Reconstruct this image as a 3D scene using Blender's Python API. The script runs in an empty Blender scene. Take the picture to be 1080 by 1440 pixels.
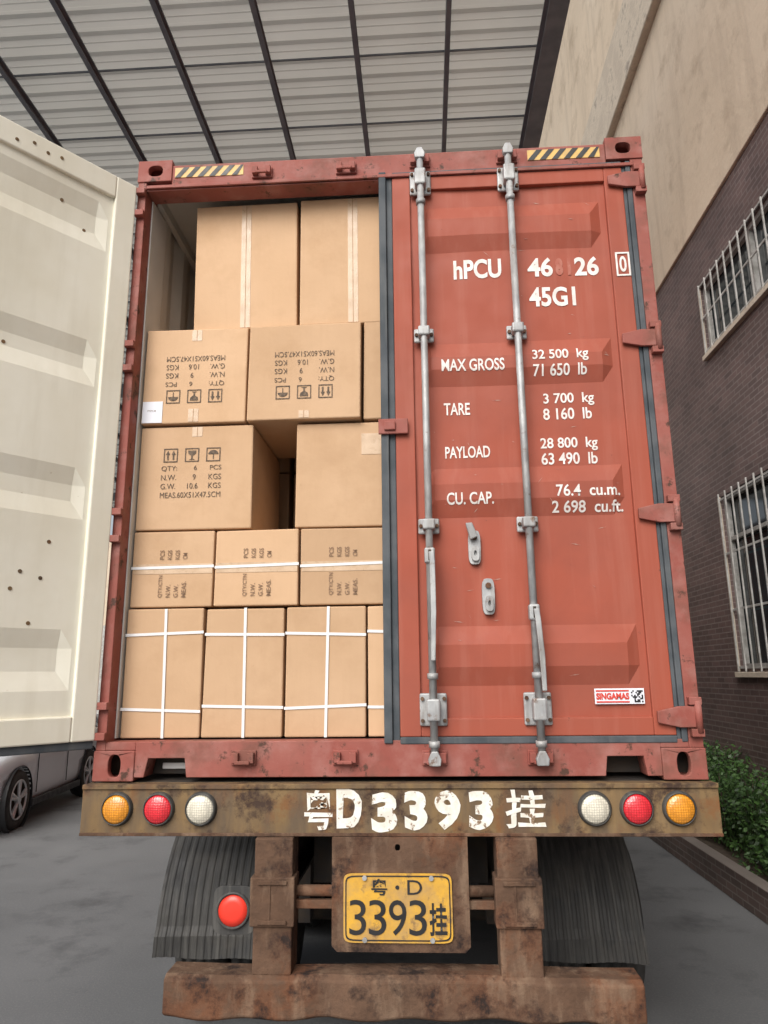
import bpy, bmesh, math, random
import numpy as np
from mathutils import Vector, Matrix
random.seed(7); rng=np.random.default_rng(7)
ZB=1.4
scene=bpy.context.scene
COL=bpy.context.collection
scene.view_settings.view_transform='Standard'
scene.view_settings.look='None'
scene.view_settings.exposure=0

# ------------------------------------------------------------------ materials
def pm(name,c1,c2=None,scale=3,lo=.4,hi=.6,rough=.5,metal=0,bump=.15,bscale=60,bdist=.002,
       c3=None,s3=8,lo3=.6,hi3=.68,c4=None,s4=(8,8,.6),lo4=.55,hi4=.8,f4=.5,
       c5=None,s5=1.5,lo5=.5,hi5=.7,f5=.6,stretch=(1,1,1),spec=.5,coat=0,rand=0):
    m=bpy.data.materials.new(name); m.use_nodes=True
    nt=m.node_tree; N=nt.nodes; Lk=nt.links
    b=N['Principled BSDF']
    tc=N.new('ShaderNodeTexCoord'); mp=N.new('ShaderNodeMapping'); mp.inputs['Scale'].default_value=stretch
    src=tc.outputs['Object']
    if rand:
        oi0=N.new('ShaderNodeObjectInfo'); ad=N.new('ShaderNodeVectorMath'); ad.operation='ADD'; mu=N.new('ShaderNodeMath'); mu.operation='MULTIPLY'; mu.inputs[1].default_value=37
        Lk.new(oi0.outputs['Random'],mu.inputs[0]); Lk.new(src,ad.inputs[0]); Lk.new(mu.outputs[0],ad.inputs[1]); src=ad.outputs[0]
    Lk.new(src,mp.inputs[0])
    def noise(sc,vec,det=4,r=.6):
        n=N.new('ShaderNodeTexNoise'); n.inputs['Scale'].default_value=sc; n.inputs['Detail'].default_value=det; n.inputs['Roughness'].default_value=r
        Lk.new(vec,n.inputs['Vector']); return n
    def mr(s,a,bb,f=1):
        r=N.new('ShaderNodeMapRange'); r.inputs[1].default_value=a; r.inputs[2].default_value=bb; r.inputs[4].default_value=f
        Lk.new(s,r.inputs[0]); return r.outputs[0]
    def mix(f,a,bcol):
        x=N.new('ShaderNodeMix'); x.data_type='RGBA'
        Lk.new(f,x.inputs[0]); 
        if isinstance(a,tuple): x.inputs[6].default_value=(*a,1)
        else: Lk.new(a,x.inputs[6])
        x.inputs[7].default_value=(*bcol,1)
        return x.outputs[2]
    col=None
    if c2 is not None:
        col=mix(mr(noise(scale,mp.outputs[0]).outputs[0],lo,hi),tuple(c1),tuple(c2))
    if c5 is not None:
        col=mix(mr(noise(s5,src,5,.65).outputs[0],lo5,hi5,f5),col if col else tuple(c1),tuple(c5))
    if c4 is not None:
        mp4=N.new('ShaderNodeMapping'); mp4.inputs['Scale'].default_value=s4; Lk.new(src,mp4.inputs[0])
        col=mix(mr(noise(3,mp4.outputs[0]).outputs[0],lo4,hi4,f4),col if col else tuple(c1),tuple(c4))
    if c3 is not None:
        col=mix(mr(noise(s3,src,7,.7).outputs[0],lo3,hi3),col if col else tuple(c1),tuple(c3))
    if rand:
        oi=N.new('ShaderNodeObjectInfo'); hs=N.new('ShaderNodeHueSaturation')
        r=N.new('ShaderNodeMapRange'); r.inputs[3].default_value=1-rand; r.inputs[4].default_value=1+rand; Lk.new(oi.outputs['Random'],r.inputs[0])
        Lk.new(r.outputs[0],hs.inputs['Value'])
        if col: Lk.new(col,hs.inputs['Color'])
        else: hs.inputs['Color'].default_value=(*c1,1)
        col=hs.outputs[0]
    if col: Lk.new(col,b.inputs['Base Color'])
    else: b.inputs['Base Color'].default_value=(*c1,1)
    b.inputs['Roughness'].default_value=rough; b.inputs['Metallic'].default_value=metal
    b.inputs['Specular IOR Level'].default_value=spec; b.inputs['Coat Weight'].default_value=coat
    if bump:
        bn=N.new('ShaderNodeBump'); bn.inputs['Strength'].default_value=bump; bn.inputs['Distance'].default_value=bdist
        Lk.new(noise(bscale,mp.outputs[0]).outputs[0],bn.inputs['Height']); Lk.new(bn.outputs[0],b.inputs['Normal'])
        rr=N.new('ShaderNodeMapRange'); rr.inputs[1].default_value=.3; rr.inputs[2].default_value=.7
        rr.inputs[3].default_value=max(.05,rough-.1); rr.inputs[4].default_value=min(1,rough+.12)
        Lk.new(noise(scale*4,mp.outputs[0],2).outputs[0],rr.inputs[0]); Lk.new(rr.outputs[0],b.inputs['Roughness'])
    return m

def tiles(name,c1,c2,mortar,bw,bh,ax='YZ',rough=.5,ms=.006,var=.5):
    m=bpy.data.materials.new(name); m.use_nodes=True; nt=m.node_tree; N=nt.nodes; Lk=nt.links; b=N['Principled BSDF']
    tc=N.new('ShaderNodeTexCoord'); s=N.new('ShaderNodeSeparateXYZ'); c=N.new('ShaderNodeCombineXYZ')
    Lk.new(tc.outputs['Object'],s.inputs[0]); Lk.new(s.outputs[ax[0]],c.inputs[0]); Lk.new(s.outputs[ax[1]],c.inputs[1])
    br=N.new('ShaderNodeTexBrick'); br.inputs['Scale'].default_value=1; br.inputs['Brick Width'].default_value=bw; br.inputs['Row Height'].default_value=bh
    br.inputs['Mortar Size'].default_value=ms; br.inputs['Color1'].default_value=(*c1,1); br.inputs['Color2'].default_value=(*c2,1); br.inputs['Mortar'].default_value=(*mortar,1)
    Lk.new(c.outputs[0],br.inputs[0])
    n=N.new('ShaderNodeTexNoise'); n.inputs['Scale'].default_value=1.2; n.inputs['Detail'].default_value=5; Lk.new(tc.outputs['Object'],n.inputs[0])
    r=N.new('ShaderNodeMapRange'); r.inputs[1].default_value=.3; r.inputs[2].default_value=.7; r.inputs[3].default_value=1-var/2; r.inputs[4].default_value=1+var/2; Lk.new(n.outputs[0],r.inputs[0])
    h=N.new('ShaderNodeHueSaturation'); Lk.new(br.outputs[0],h.inputs['Color']); Lk.new(r.outputs[0],h.inputs['Value']); Lk.new(h.outputs[0],b.inputs['Base Color'])
    bn=N.new('ShaderNodeBump'); bn.inputs['Strength'].default_value=.4; bn.inputs['Distance'].default_value=.004; bn.invert=True
    Lk.new(br.outputs['Fac'],bn.inputs['Height']); Lk.new(bn.outputs[0],b.inputs['Normal']); b.inputs['Roughness'].default_value=rough
    return m

M={}
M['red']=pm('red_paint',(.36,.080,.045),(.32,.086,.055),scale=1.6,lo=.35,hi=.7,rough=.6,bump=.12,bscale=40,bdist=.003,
    c3=(.14,.055,.04),s3=20,lo3=.685,hi3=.72,c4=(.44,.17,.125),s4=(5,5,.35),lo4=.50,hi4=.78,f4=.35,  # c4: faded paint streaks, their lighter tone also hints at warm highlights
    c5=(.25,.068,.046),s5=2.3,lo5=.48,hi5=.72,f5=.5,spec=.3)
M['redf']=pm('red_frame_paint',(.27,.072,.055),(.33,.118,.095),scale=4,lo=.35,hi=.7,rough=.65,bump=.3,bscale=40,bdist=.004,
    c3=(.085,.042,.03),s3=12,lo3=.575,hi3=.64,c4=(.40,.20,.175),s4=(3,3,3),lo4=.48,hi4=.74,f4=.55,c5=(.17,.075,.055),s5=5,lo5=.48,hi5=.65,f5=.7,spec=.3)
M['cream']=pm('cream_paint',(.82,.785,.66),(.87,.845,.735),scale=1.5,rough=.5,bump=.12,bscale=25,bdist=.004,
    c3=(.42,.32,.20),s3=16,lo3=.69,hi3=.76,c4=(.68,.64,.52),s4=(4,4,.5),lo4=.5,hi4=.85,f4=.5,spec=.3,c5=(.72,.68,.55),s5=1.2,lo5=.5,hi5=.7,f5=.5)
M['grey_in']=pm('interior_grey_paint',(.66,.66,.62),(.72,.72,.68),scale=3,rough=.5,bump=.1)
M['gasket']=pm('rubber_gasket',(.055,.066,.076),(.10,.11,.12),scale=6,rough=.7,bump=.25,bscale=50,c4=(.19,.19,.18),s4=(6,6,.6),f4=.5,spec=.3)
M['galv']=pm('galvanised_steel',(.34,.35,.36),(.46,.47,.47),scale=12,rough=.55,metal=.3,bump=.2,c3=(.17,.10,.065),s3=18,lo3=.59,hi3=.70,c4=(.22,.20,.185),s4=(9,9,1.5),lo4=.45,hi4=.7,f4=.75)
M['rust']=pm('rusty_brown_steel',(.080,.046,.030),(.145,.085,.055),scale=7,lo=.3,hi=.7,rough=.88,bump=.8,bscale=45,bdist=.006,c3=(.03,.020,.017),s3=8,lo3=.50,hi3=.64,c4=(.25,.17,.115),s4=(5,5,1.4),lo4=.5,hi4=.74,f4=.7,c5=(.17,.065,.03),s5=4,lo5=.5,hi5=.62,f5=.7,spec=.25)
M['rustbar']=pm('rusty_olive_steel',(.165,.105,.05),(.25,.165,.08),scale=5,lo=.3,hi=.7,rough=.8,bump=.5,bscale=50,bdist=.003,c3=(.055,.033,.024),s3=9,lo3=.515,hi3=.65,c4=(.10,.075,.055),s4=(4,4,.8),lo4=.40,hi4=.65,f4=.75,c5=(.19,.08,.03),s5=6,lo5=.52,hi5=.62,f5=.7,spec=.3)
M['dark']=pm('dark_chassis_steel',(.03,.025,.022),(.07,.05,.035),scale=6,rough=.8,bump=.4)
M['black']=pm('black_plastic',(.018,.018,.02),rough=.5,bump=.1)
M['rubber']=pm('tyre_rubber',(.022,.022,.022),(.05,.047,.043),scale=8,rough=.85,bump=.3)
M['flap']=pm('mudguard_plastic',(.032,.032,.032),(.05,.048,.045),scale=4,rough=.6,bump=.3,c4=(.12,.115,.105),s4=(14,2,.8),lo4=.47,hi4=.72,f4=.65,bscale=30,c5=(.095,.085,.07),s5=5,lo5=.5,hi5=.7,f5=.5)
M['card']=pm('cardboard',(.54,.355,.215),(.60,.405,.255),scale=2.5,lo=.3,hi=.7,rough=.85,bump=.5,bscale=7,bdist=.008,c4=(.48,.31,.18),s4=(20,20,1.5),lo4=.5,hi4=.8,f4=.15,rand=.10,spec=.2,c5=(.44,.275,.155),s5=3.1,lo5=.50,hi5=.75,f5=.55,c3=(.41,.26,.15),s3=14,lo3=.70,hi3=.76)
M['cardedge']=pm('cardboard_edge',(.33,.19,.10),(.42,.25,.14),scale=20,rough=.9,bump=.2)
M['tape']=pm('packing_tape',(.50,.345,.215),(.60,.435,.29),scale=10,rough=.33,bump=.5,bscale=20,bdist=.004)
M['strap']=pm('white_strap',(.76,.76,.76),rough=.4,bump=.1)
M['ink']=pm('black_print',(.085,.062,.045),(.17,.12,.08),scale=60,rough=.8,bump=0)
M['ink2']=pm('faded_print',(.23,.145,.09),rough=.8,bump=0)
M['white']=pm('white_lettering',(.80,.78,.75),(.70,.64,.60),scale=25,rough=.5,bump=0,c3=(.46,.18,.12),s3=60,lo3=.65,hi3=.70)
M['whitef']=pm('faded_lettering',(.42,.15,.105),(.37,.09,.055),scale=30,rough=.6,bump=0)
M['scratch']=pm('paint_scratch',(.50,.36,.30),(.36,.12,.09),scale=50,rough=.7,bump=0)
M['paintnum']=pm('brushed_white_paint',(.84,.82,.76),(.70,.66,.58),scale=20,rough=.7,bump=.3,c3=(.22,.14,.08),s3=30,lo3=.57,hi3=.62)
M['paper']=pm('paper_label',(.78,.80,.86),rough=.6,bump=0)
M['yellow']=pm('plate_yellow',(.68,.38,.04),(.54,.30,.05),scale=14,rough=.55,bump=.15,c3=(.20,.12,.06),s3=16,lo3=.54,hi3=.65,c5=(.38,.25,.12),s5=9,lo5=.47,hi5=.65,f5=.65)
M['hazy']=pm('hazard_yellow',(.72,.45,.12),(.55,.36,.13),scale=20,rough=.5,bump=0)
M['stickred']=pm('sticker_red',(.62,.06,.04),rough=.5,bump=0)
M['plaster']=pm('cream_plaster',(.66,.545,.42),(.58,.475,.36),scale=1.2,lo=.3,hi=.75,rough=.9,bump=.5,bscale=9,bdist=.01,c3=(.44,.35,.26),s3=1.6,lo3=.52,hi3=.72,c5=(.72,.62,.50),s5=.6,f5=.6,spec=.2,c4=(.48,.39,.30),s4=(1.5,1.5,.2),lo4=.5,hi4=.7,f4=.5)
M['concrete']=pm('rough_concrete',(.50,.43,.35),(.60,.52,.42),scale=3,rough=.9,bump=.7,bscale=20,bdist=.01,c3=(.30,.26,.22),s3=3,lo3=.54,hi3=.68,spec=.2)
M['steel']=pm('canopy_steel',(.14,.16,.185),(.19,.21,.23),scale=4,rough=.6,bump=.1)
M['ground']=pm('ground_asphalt',(.115,.12,.125),(.160,.165,.17),scale=.5,lo=.35,hi=.65,rough=.85,bump=.5,bscale=90,bdist=.004,c3=(.075,.077,.08),s3=1.1,lo3=.53,hi3=.70,c4=(.21,.205,.195),s4=(25,25,25),lo4=.5,hi4=.7,f4=.5)
M['soil']=pm('planter_soil',(.05,.035,.025),(.08,.06,.04),scale=10,rough=.95,bump=.6)
M['carpaint']=pm('silver_car_paint',(.68,.71,.75),rough=.3,metal=.1,bump=0,coat=.8)
M['glass']=pm('dark_glass',(.03,.04,.045),rough=.06,bump=0,spec=.8)
M['alloy']=pm('alloy_metal',(.60,.61,.63),rough=.35,metal=.5,bump=0)
M['winframe']=pm('window_frame_metal',(.44,.43,.41),(.30,.29,.27),scale=12,rough=.5,bump=.1)
M['wintile']=tiles('brown_wall_tile',(.150,.098,.090),(.102,.070,.066),(.20,.16,.15),.2,.06)
M['plantertile']=tiles('planter_brick',(.16,.105,.09),(.10,.07,.06),(.22,.19,.17),.2,.06)
def lens(name,c):
    m=pm(name,c,rough=.18,bump=0,spec=.6,coat=.6); nt=m.node_tree; N=nt.nodes
    b=N['Principled BSDF']; tc=N.new('ShaderNodeTexCoord'); v=N.new('ShaderNodeTexVoronoi'); v.inputs['Scale'].default_value=110; v.inputs['Randomness'].default_value=.15
    nt.links.new(tc.outputs['Object'],v.inputs['Vector'])
    bn=N.new('ShaderNodeBump'); bn.inputs['Strength'].default_value=.6; bn.inputs['Distance'].default_value=.003; nt.links.new(v.outputs['Distance'],bn.inputs['Height']); nt.links.new(bn.outputs[0],b.inputs['Normal'])
    mx=N.new('ShaderNodeMix'); mx.data_type='RGBA'; mx.inputs[6].default_value=(*c,1); mx.inputs[7].default_value=(*[k*.65 for k in c],1)
    r=N.new('ShaderNodeMapRange'); r.inputs[1].default_value=.25; r.inputs[2].default_value=.6; nt.links.new(v.outputs['Distance'],r.inputs[0]); nt.links.new(r.outputs[0],mx.inputs[0]); nt.links.new(mx.outputs[2],b.inputs['Base Color'])
    return m
M['amber']=lens('amber_lens',(.86,.34,.03)); M['redl']=lens('red_lens',(.80,.035,.05)); M['clear']=lens('white_lens',(.80,.75,.62))
M['reflect']=pm('red_reflector',(.80,.05,.03),rough=.3,bump=0)
def roofmat():
    m=bpy.data.materials.new('roof_sheet'); m.use_nodes=True; nt=m.node_tree; N=nt.nodes; L=nt.links
    for n in list(N): N.remove(n)
    o=N.new('ShaderNodeOutputMaterial'); d=N.new('ShaderNodeBsdfDiffuse'); t=N.new('ShaderNodeBsdfTranslucent'); x=N.new('ShaderNodeMixShader')
    tc=N.new('ShaderNodeTexCoord'); n=N.new('ShaderNodeTexNoise'); n.inputs['Scale'].default_value=.9; n.inputs['Detail'].default_value=5
    L.new(tc.outputs['Object'],n.inputs[0])
    mx=N.new('ShaderNodeMix'); mx.data_type='RGBA'; mx.inputs[6].default_value=(.52,.52,.47,1); mx.inputs[7].default_value=(.66,.655,.61,1); L.new(n.outputs[0],mx.inputs[0])
    L.new(mx.outputs[2],d.inputs[0]); L.new(mx.outputs[2],t.inputs[0]); x.inputs[0].default_value=.34
    L.new(d.outputs[0],x.inputs[1]); L.new(t.outputs[0],x.inputs[2]); L.new(x.outputs[0],o.inputs[0]); return m
M['roof']=roofmat()
def leafmat():
    m=bpy.data.materials.new('hedge_leaf'); m.use_nodes=True; nt=m.node_tree; N=nt.nodes; L=nt.links; b=N['Principled BSDF']
    g=N.new('ShaderNodeNewGeometry'); r=N.new('ShaderNodeValToRGB'); r.color_ramp.elements[0].color=(.015,.038,.010,1); r.color_ramp.elements[1].color=(.055,.12,.025,1)
    L.new(g.outputs['Random Per Island'],r.inputs[0]); L.new(r.outputs[0],b.inputs['Base Color']); b.inputs['Roughness'].default_value=.5; return m
M['leaf']=leafmat()

# ------------------------------------------------------------------ geometry helpers
def empty(name,loc=(0,0,0)):
    e=bpy.data.objects.new(name,None); e.location=loc; e.empty_display_size=.2; COL.objects.link(e); return e
def obj(name,me,mats,parent=None,loc=None,bevel=0,seg=2,smooth=False):
    o=bpy.data.objects.new(name,me); COL.objects.link(o)
    if not isinstance(mats,(list,tuple)): mats=[mats]
    if len(me.materials)==0:
        for m in mats: me.materials.append(M[m] if isinstance(m,str) else m)
    if parent: o.parent=parent
    if loc: o.location=loc
    if smooth:
        for p in me.polygons: p.use_smooth=True
    if bevel:
        b=o.modifiers.new('b','BEVEL'); b.width=bevel; b.segments=seg; b.limit_method='ANGLE'; b.angle_limit=math.radians(35)
    return o
def mesh(verts,faces):
    me=bpy.data.meshes.new('m'); me.from_pydata([tuple(v) for v in verts],[],[tuple(f) for f in faces]); me.update()
    bm=bmesh.new(); bm.from_mesh(me); bmesh.ops.recalc_face_normals(bm,faces=bm.faces); bm.to_mesh(me); bm.free(); return me
def boxv(x0,x1,y0,y1,z0,z1):
    v=[(x,y,z) for x in(x0,x1) for y in(y0,y1) for z in(z0,z1)]
    f=[(0,1,3,2),(4,6,7,5),(0,4,5,1),(2,3,7,6),(0,2,6,4),(1,5,7,3)]
    return v,f
def box(name,x0,x1,y0,y1,z0,z1,mat,parent=None,bevel=.003):
    return obj(name,mesh(*boxv(x0,x1,y0,y1,z0,z1)),mat,parent,bevel=bevel)
def boxes(name,lst,mat,parent=None,bevel=.002):
    V=[];F=[]
    for b in lst:
        v,f=boxv(*b); n=len(V); V+=v; F+=[tuple(i+n for i in q) for q in f]
    return obj(name,mesh(V,F),mat,parent,bevel=bevel)
def cylm(p0,p1,r,seg=20,r1=None):
    p0=Vector(p0);p1=Vector(p1);d=(p1-p0).normalized(); a=d.orthogonal().normalized(); b=d.cross(a)
    r1=r if r1 is None else r1; V=[];F=[]
    for i in range(seg):
        t=2*math.pi*i/seg; V.append(p0+(a*math.cos(t)+b*math.sin(t))*r)
    for i in range(seg):
        t=2*math.pi*i/seg; V.append(p1+(a*math.cos(t)+b*math.sin(t))*r1)
    for i in range(seg):
        j=(i+1)%seg; F.append((i,j,seg+j,seg+i))
    F.append(tuple(range(seg))[::-1]); F.append(tuple(range(seg,2*seg))); return V,F
def cyl(name,p0,p1,r,mat,parent=None,seg=20,bevel=0,r1=None):
    o=obj(name,mesh(*cylm(p0,p1,r,seg,r1)),mat,parent,bevel=bevel)
    for p in o.data.polygons:
        if len(p.vertices)==4: p.use_smooth=True
    return o
def prism(name,prof,a0,a1,axis,mat,parent=None,bevel=.003):
    n=len(prof); V=[]
    for a in (a0,a1):
        for p,q in prof:
            V.append({'x':(a,p,q),'y':(p,a,q),'z':(p,q,a)}[axis])
    F=[(i,(i+1)%n,n+(i+1)%n,n+i) for i in range(n)]+[tuple(range(n)),tuple(range(n,2*n))]
    return obj(name,mesh(V,F),mat,parent,bevel=bevel)
def shape(name,loops,y0,y1,mat,parent=None,bevel=0):
    """filled 2D shape in XZ with holes, extruded between y0..y1"""
    cu=bpy.data.curves.new('c','CURVE'); cu.dimensions='2D'; cu.fill_mode='BOTH'; cu.extrude=abs(y1-y0)/2
    for lp in loops:
        s=cu.splines.new('POLY'); s.points.add(len(lp)-1); s.use_cyclic_u=True
        for i,(x,z) in enumerate(lp): s.points[i].co=(x,z,0,1)
    t=bpy.data.objects.new('t',cu); COL.objects.link(t)
    dg=bpy.context.evaluated_depsgraph_get(); me=bpy.data.meshes.new_from_object(t.evaluated_get(dg))
    bpy.data.objects.remove(t); ym=(y0+y1)/2
    for v in me.vertices:
        x,z,d=v.co; v.co=(x,ym-d,z)
    me.materials.clear()
    bm=bmesh.new(); bm.from_mesh(me); bmesh.ops.remove_doubles(bm,verts=bm.verts,dist=1e-5); bmesh.ops.recalc_face_normals(bm,faces=bm.faces); bm.to_mesh(me); bm.free()
    return obj(name,me,mat,parent,bevel=bevel)
def oval(cx,cz,rx,rz,n=24,sq=2.6):
    o=[]
    for i in range(n):
        t=2*math.pi*i/n; c,s=math.cos(t),math.sin(t)
        o.append((cx+rx*math.copysign(abs(c)**(2/sq),c),cz+rz*math.copysign(abs(s)**(2/sq),s)))
    return o
def textmesh(s,x0,x1,z0,z1,y,rot=0,bold=0.0,dyf=None,breaks=(),wob=0):
    if dyf and any(ch in s for ch in 'gp'): z0=z0-(z1-z0)*.24   # room for descenders
    cu=bpy.data.curves.new('t','FONT'); cu.body=s; cu.size=1; cu.offset=bold; cu.resolution_u=4
    t=bpy.data.objects.new('t',cu); COL.objects.link(t)
    dg=bpy.context.evaluated_depsgraph_get(); me=bpy.data.meshes.new_from_object(t.evaluated_get(dg)); bpy.data.objects.remove(t)
    co=np.array([v.co[:] for v in me.vertices]); mn=co.min(0); mx=co.max(0)
    for v in me.vertices:
        a=(v.co.x-mn[0])/(mx[0]-mn[0]); b=(v.co.y-mn[1])/(mx[1]-mn[1])
        if rot==180: a,b=1-a,1-b
        if rot==90: a,b=1-b,a
        if wob: a+=wob*math.sin(b*7+x0*40)+wob*.5*math.sin(b*23+a*19); b+=wob*.5*math.sin(a*9+x0*30)
        v.co=(x0+a*(x1-x0),y,z0+b*(z1-z0))
    me.materials.clear()
    if dyf:
        bm=bmesh.new(); bm.from_mesh(me)
        for zb in breaks:
            if z0<zb<z1: bmesh.ops.bisect_plane(bm,geom=bm.verts[:]+bm.edges[:]+bm.faces[:],plane_co=(0,0,zb),plane_no=(0,0,1))
        for xb in (PX0+.03,PX0+.08,PX1-.08,PX1-.03):
            if x0<xb<x1: bmesh.ops.bisect_plane(bm,geom=bm.verts[:]+bm.edges[:]+bm.faces[:],plane_co=(xb,0,0),plane_no=(1,0,0))
        for v in bm.verts: v.co.y=dyf(v.co.x,v.co.z)-.0025
        bm.to_mesh(me); bm.free()
    bm=bmesh.new(); bm.from_mesh(me)
    for f in bm.faces:
        f.normal_update()
        if f.normal.y>0: f.normal_flip()
    bm.to_mesh(me); bm.free()
    return me
def text(name,s,x0,x1,z0,z1,y,mat,parent,**k): return obj(name,textmesh(s,x0,x1,z0,z1,y,**k),mat,parent)
def join(name,objs,parent=None):
    dg=bpy.context.evaluated_depsgraph_get()
    bm=bmesh.new(); mats=[]
    for o in objs:
        me=bpy.data.meshes.new_from_object(o.evaluated_get(dg)); me.transform(o.matrix_world if o.parent is None else o.matrix_basis)
        idx=[]
        for m in me.materials:
            if m not in mats: mats.append(m)
            idx.append(mats.index(m))
        b2=bmesh.new(); b2.from_mesh(me)
        for f in b2.faces: f.material_index=idx[f.material_index] if idx else 0
        t=bpy.data.meshes.new('t'); b2.to_mesh(t); b2.free(); bm.from_mesh(t); bpy.data.meshes.remove(t)
    for o in objs: bpy.data.objects.remove(o)
    me=bpy.data.meshes.new(name); bm.to_mesh(me); bm.free()
    for m in mats: me.materials.append(m)
    o=bpy.data.objects.new(name,me); COL.objects.link(o)
    if parent: o.parent=parent
    return o

# ------------------------------------------------------------------ ground
me=mesh([(-150,-150,0),(150,-150,0),(150,200,0),(-150,200,0)],[(0,1,2,3)]); obj('ground',me,'ground')

# ------------------------------------------------------------------ shipping container
C=empty('shipping_container',(0,0,ZB))
W=2.438; Hc=2.896
def corr_wall(name,xo,xi,mat,off=0):
    V=[];F=[]; y=.16; ys=[]; p=.28
    while y<12.1:
        for a,b in((0,0),(.07,0),(.14,1),(.21,1)): ys.append((y+a,b))
        y+=p
    for yy,b in ys:
        x=(xo if b==0 else xi)+off
        V+= [(x,yy,.1),(x,yy,2.84)]
    for i in range(len(ys)-1): F.append((2*i,2*i+2,2*i+3,2*i+1))
    return obj(name,mesh(V,F),mat,C)
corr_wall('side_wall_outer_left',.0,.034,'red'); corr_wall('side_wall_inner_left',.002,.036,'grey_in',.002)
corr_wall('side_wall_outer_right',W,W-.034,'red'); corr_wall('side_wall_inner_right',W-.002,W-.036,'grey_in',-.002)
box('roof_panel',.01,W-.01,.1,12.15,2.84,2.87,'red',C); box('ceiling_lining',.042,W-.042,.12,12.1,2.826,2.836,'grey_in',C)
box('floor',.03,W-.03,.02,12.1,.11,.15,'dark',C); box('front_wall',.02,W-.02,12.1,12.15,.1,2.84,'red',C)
box('bottom_rail_left',0,.05,.16,12.1,.03,.15,'redf',C); box('bottom_rail_right',W-.05,W,.16,12.1,.03,.15,'redf',C)
box('top_rail_left',0,.03,.16,12.1,2.842,2.88,'redf',C); box('top_rail_right',W-.03,W,.16,12.1,2.842,2.88,'redf',C)
box('top_rail_lining',.031,.06,.16,12.1,2.77,2.825,'grey_in',C)
boxes('cross_members',[(.05,W-.05,.4+i*.6,.44+i*.6,.02,.108) for i in range(20)],'redf',C)
box('post_left',.004,.045,.0,.15,.118,2.778,'redf',C); box('post_right',W-.06,W-.004,.0,.15,.118,2.778,'redf',C)
box('post_lining',.0455,.052,.08,.26,.16,2.73,'grey_in',C,0)
prism('header',[(0,2.742),(0,2.868),(.12,2.876),(.12,2.742)],.17,W-.17,'x','redf',C,.006)
box('header_lip',.05,W-.05,-.012,.0,2.735,2.752,'redf',C,.003)
box('header_soffit',.05,1.2,.001,.10,2.728,2.7345,'redf',C,.002)
sill=[(.17,.014),(.21,.014),(.225,.088),(.375,.088),(.385,.014),(2.05,.014),(2.06,.088),(2.2,.088),(2.21,.014),(W-.17,.014),(W-.17,.152),(.17,.152)]
shape('sill',[sill],0,.10,'redf',C,.003)
box('sill_left_end',.045,.17,.0,.1,.119,.151,'redf',C); box('sill_right_end',W-.17,W-.06,.0,.1,.119,.151,'redf',C)
box('sill_shade_panel',.2,2.23,.11,.13,.014,.10,'dark',C)  # dark panel added for the shaded interior behind the notches
box('pocket_bright_strip',.25,.35,.10,.108,.035,.060,'strap',C)  # white strip added for the bright view through the sill notch
for nm,x0,x1,z0,z1,cx in(('a',0,.17,0,.118,.088),('b',W-.17,W,0,.118,W-.088),('c',0,.17,Hc-.118,Hc,.088),('d',W-.17,W,Hc-.118,Hc,W-.088)):
    zc=(z0+z1)/2
    low=z0==0
    hole=oval(cx,zc,.026 if low else .036,.044 if low else .030)
    shape('corner_casting_'+nm,[[(x0,z0),(x1,z0),(x1,z1),(x0,z1)],hole],-.006,.03,'redf',C,.004)
    box('casting_core_'+nm,x0+.002,x1-.002,.12,.16,z0+.002,z1-.002,'dark',C)
    boxes('casting_side_'+nm,[(x0+.002,x0+.012,.03,.12,z0+.002,z1-.002),(x1-.012,x1-.002,.03,.12,z0+.002,z1-.002),(x0+.012,x1-.012,.03,.12,z0+.002,z0+.012),(x0+.012,x1-.012,.03,.12,z1-.012,z1-.002)],'redf',C,0)
def hazard(x0,x1,z0,z1,nm):
    box('hazard_base_'+nm,x0,x1,-.003,.0,z0,z1,'hazy',C,0)
    n=6; w=(x1-x0)/n; V=[];F=[]; h=z1-z0
    for i in range(n):
        a=x0+i*w; s=h*.8
        pts=[(a,z0),(min(a+w*.5,x1),z0),(min(a+w*.5+s,x1),z1),(min(a+s,x1),z1)]
        k=len(V); V+=[(p,-.0045,q) for p,q in pts]; F.append((k,k+1,k+2,k+3))
    obj('hazard_stripes_'+nm,mesh(V,F),'black',C)
hazard(.185,.525,2.795,2.850,'left'); hazard(1.90,2.24,2.795,2.850,'right')
def keeper(x,z,nm):
    boxes('cam_keeper_'+nm,[(x-.045,x-.018,-.035,.0,z-.018,z+.022),(x+.018,x+.045,-.035,.0,z-.018,z+.022),(x-.05,x+.05,-.012,.0,z-.028,z+.03),(x-.03,x+.03,-.042,-.03,z-.022,z-.008)],'redf',C,.003)
for x in(.62,1.03): keeper(x,2.795,'t%d'%(x*100)); keeper(x,.088,'b%d'%(x*100))
for x in(1.385,1.80): keeper(x,2.81,'t%d'%(x*100)); keeper(x,.085,'b%d'%(x*100))

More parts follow.
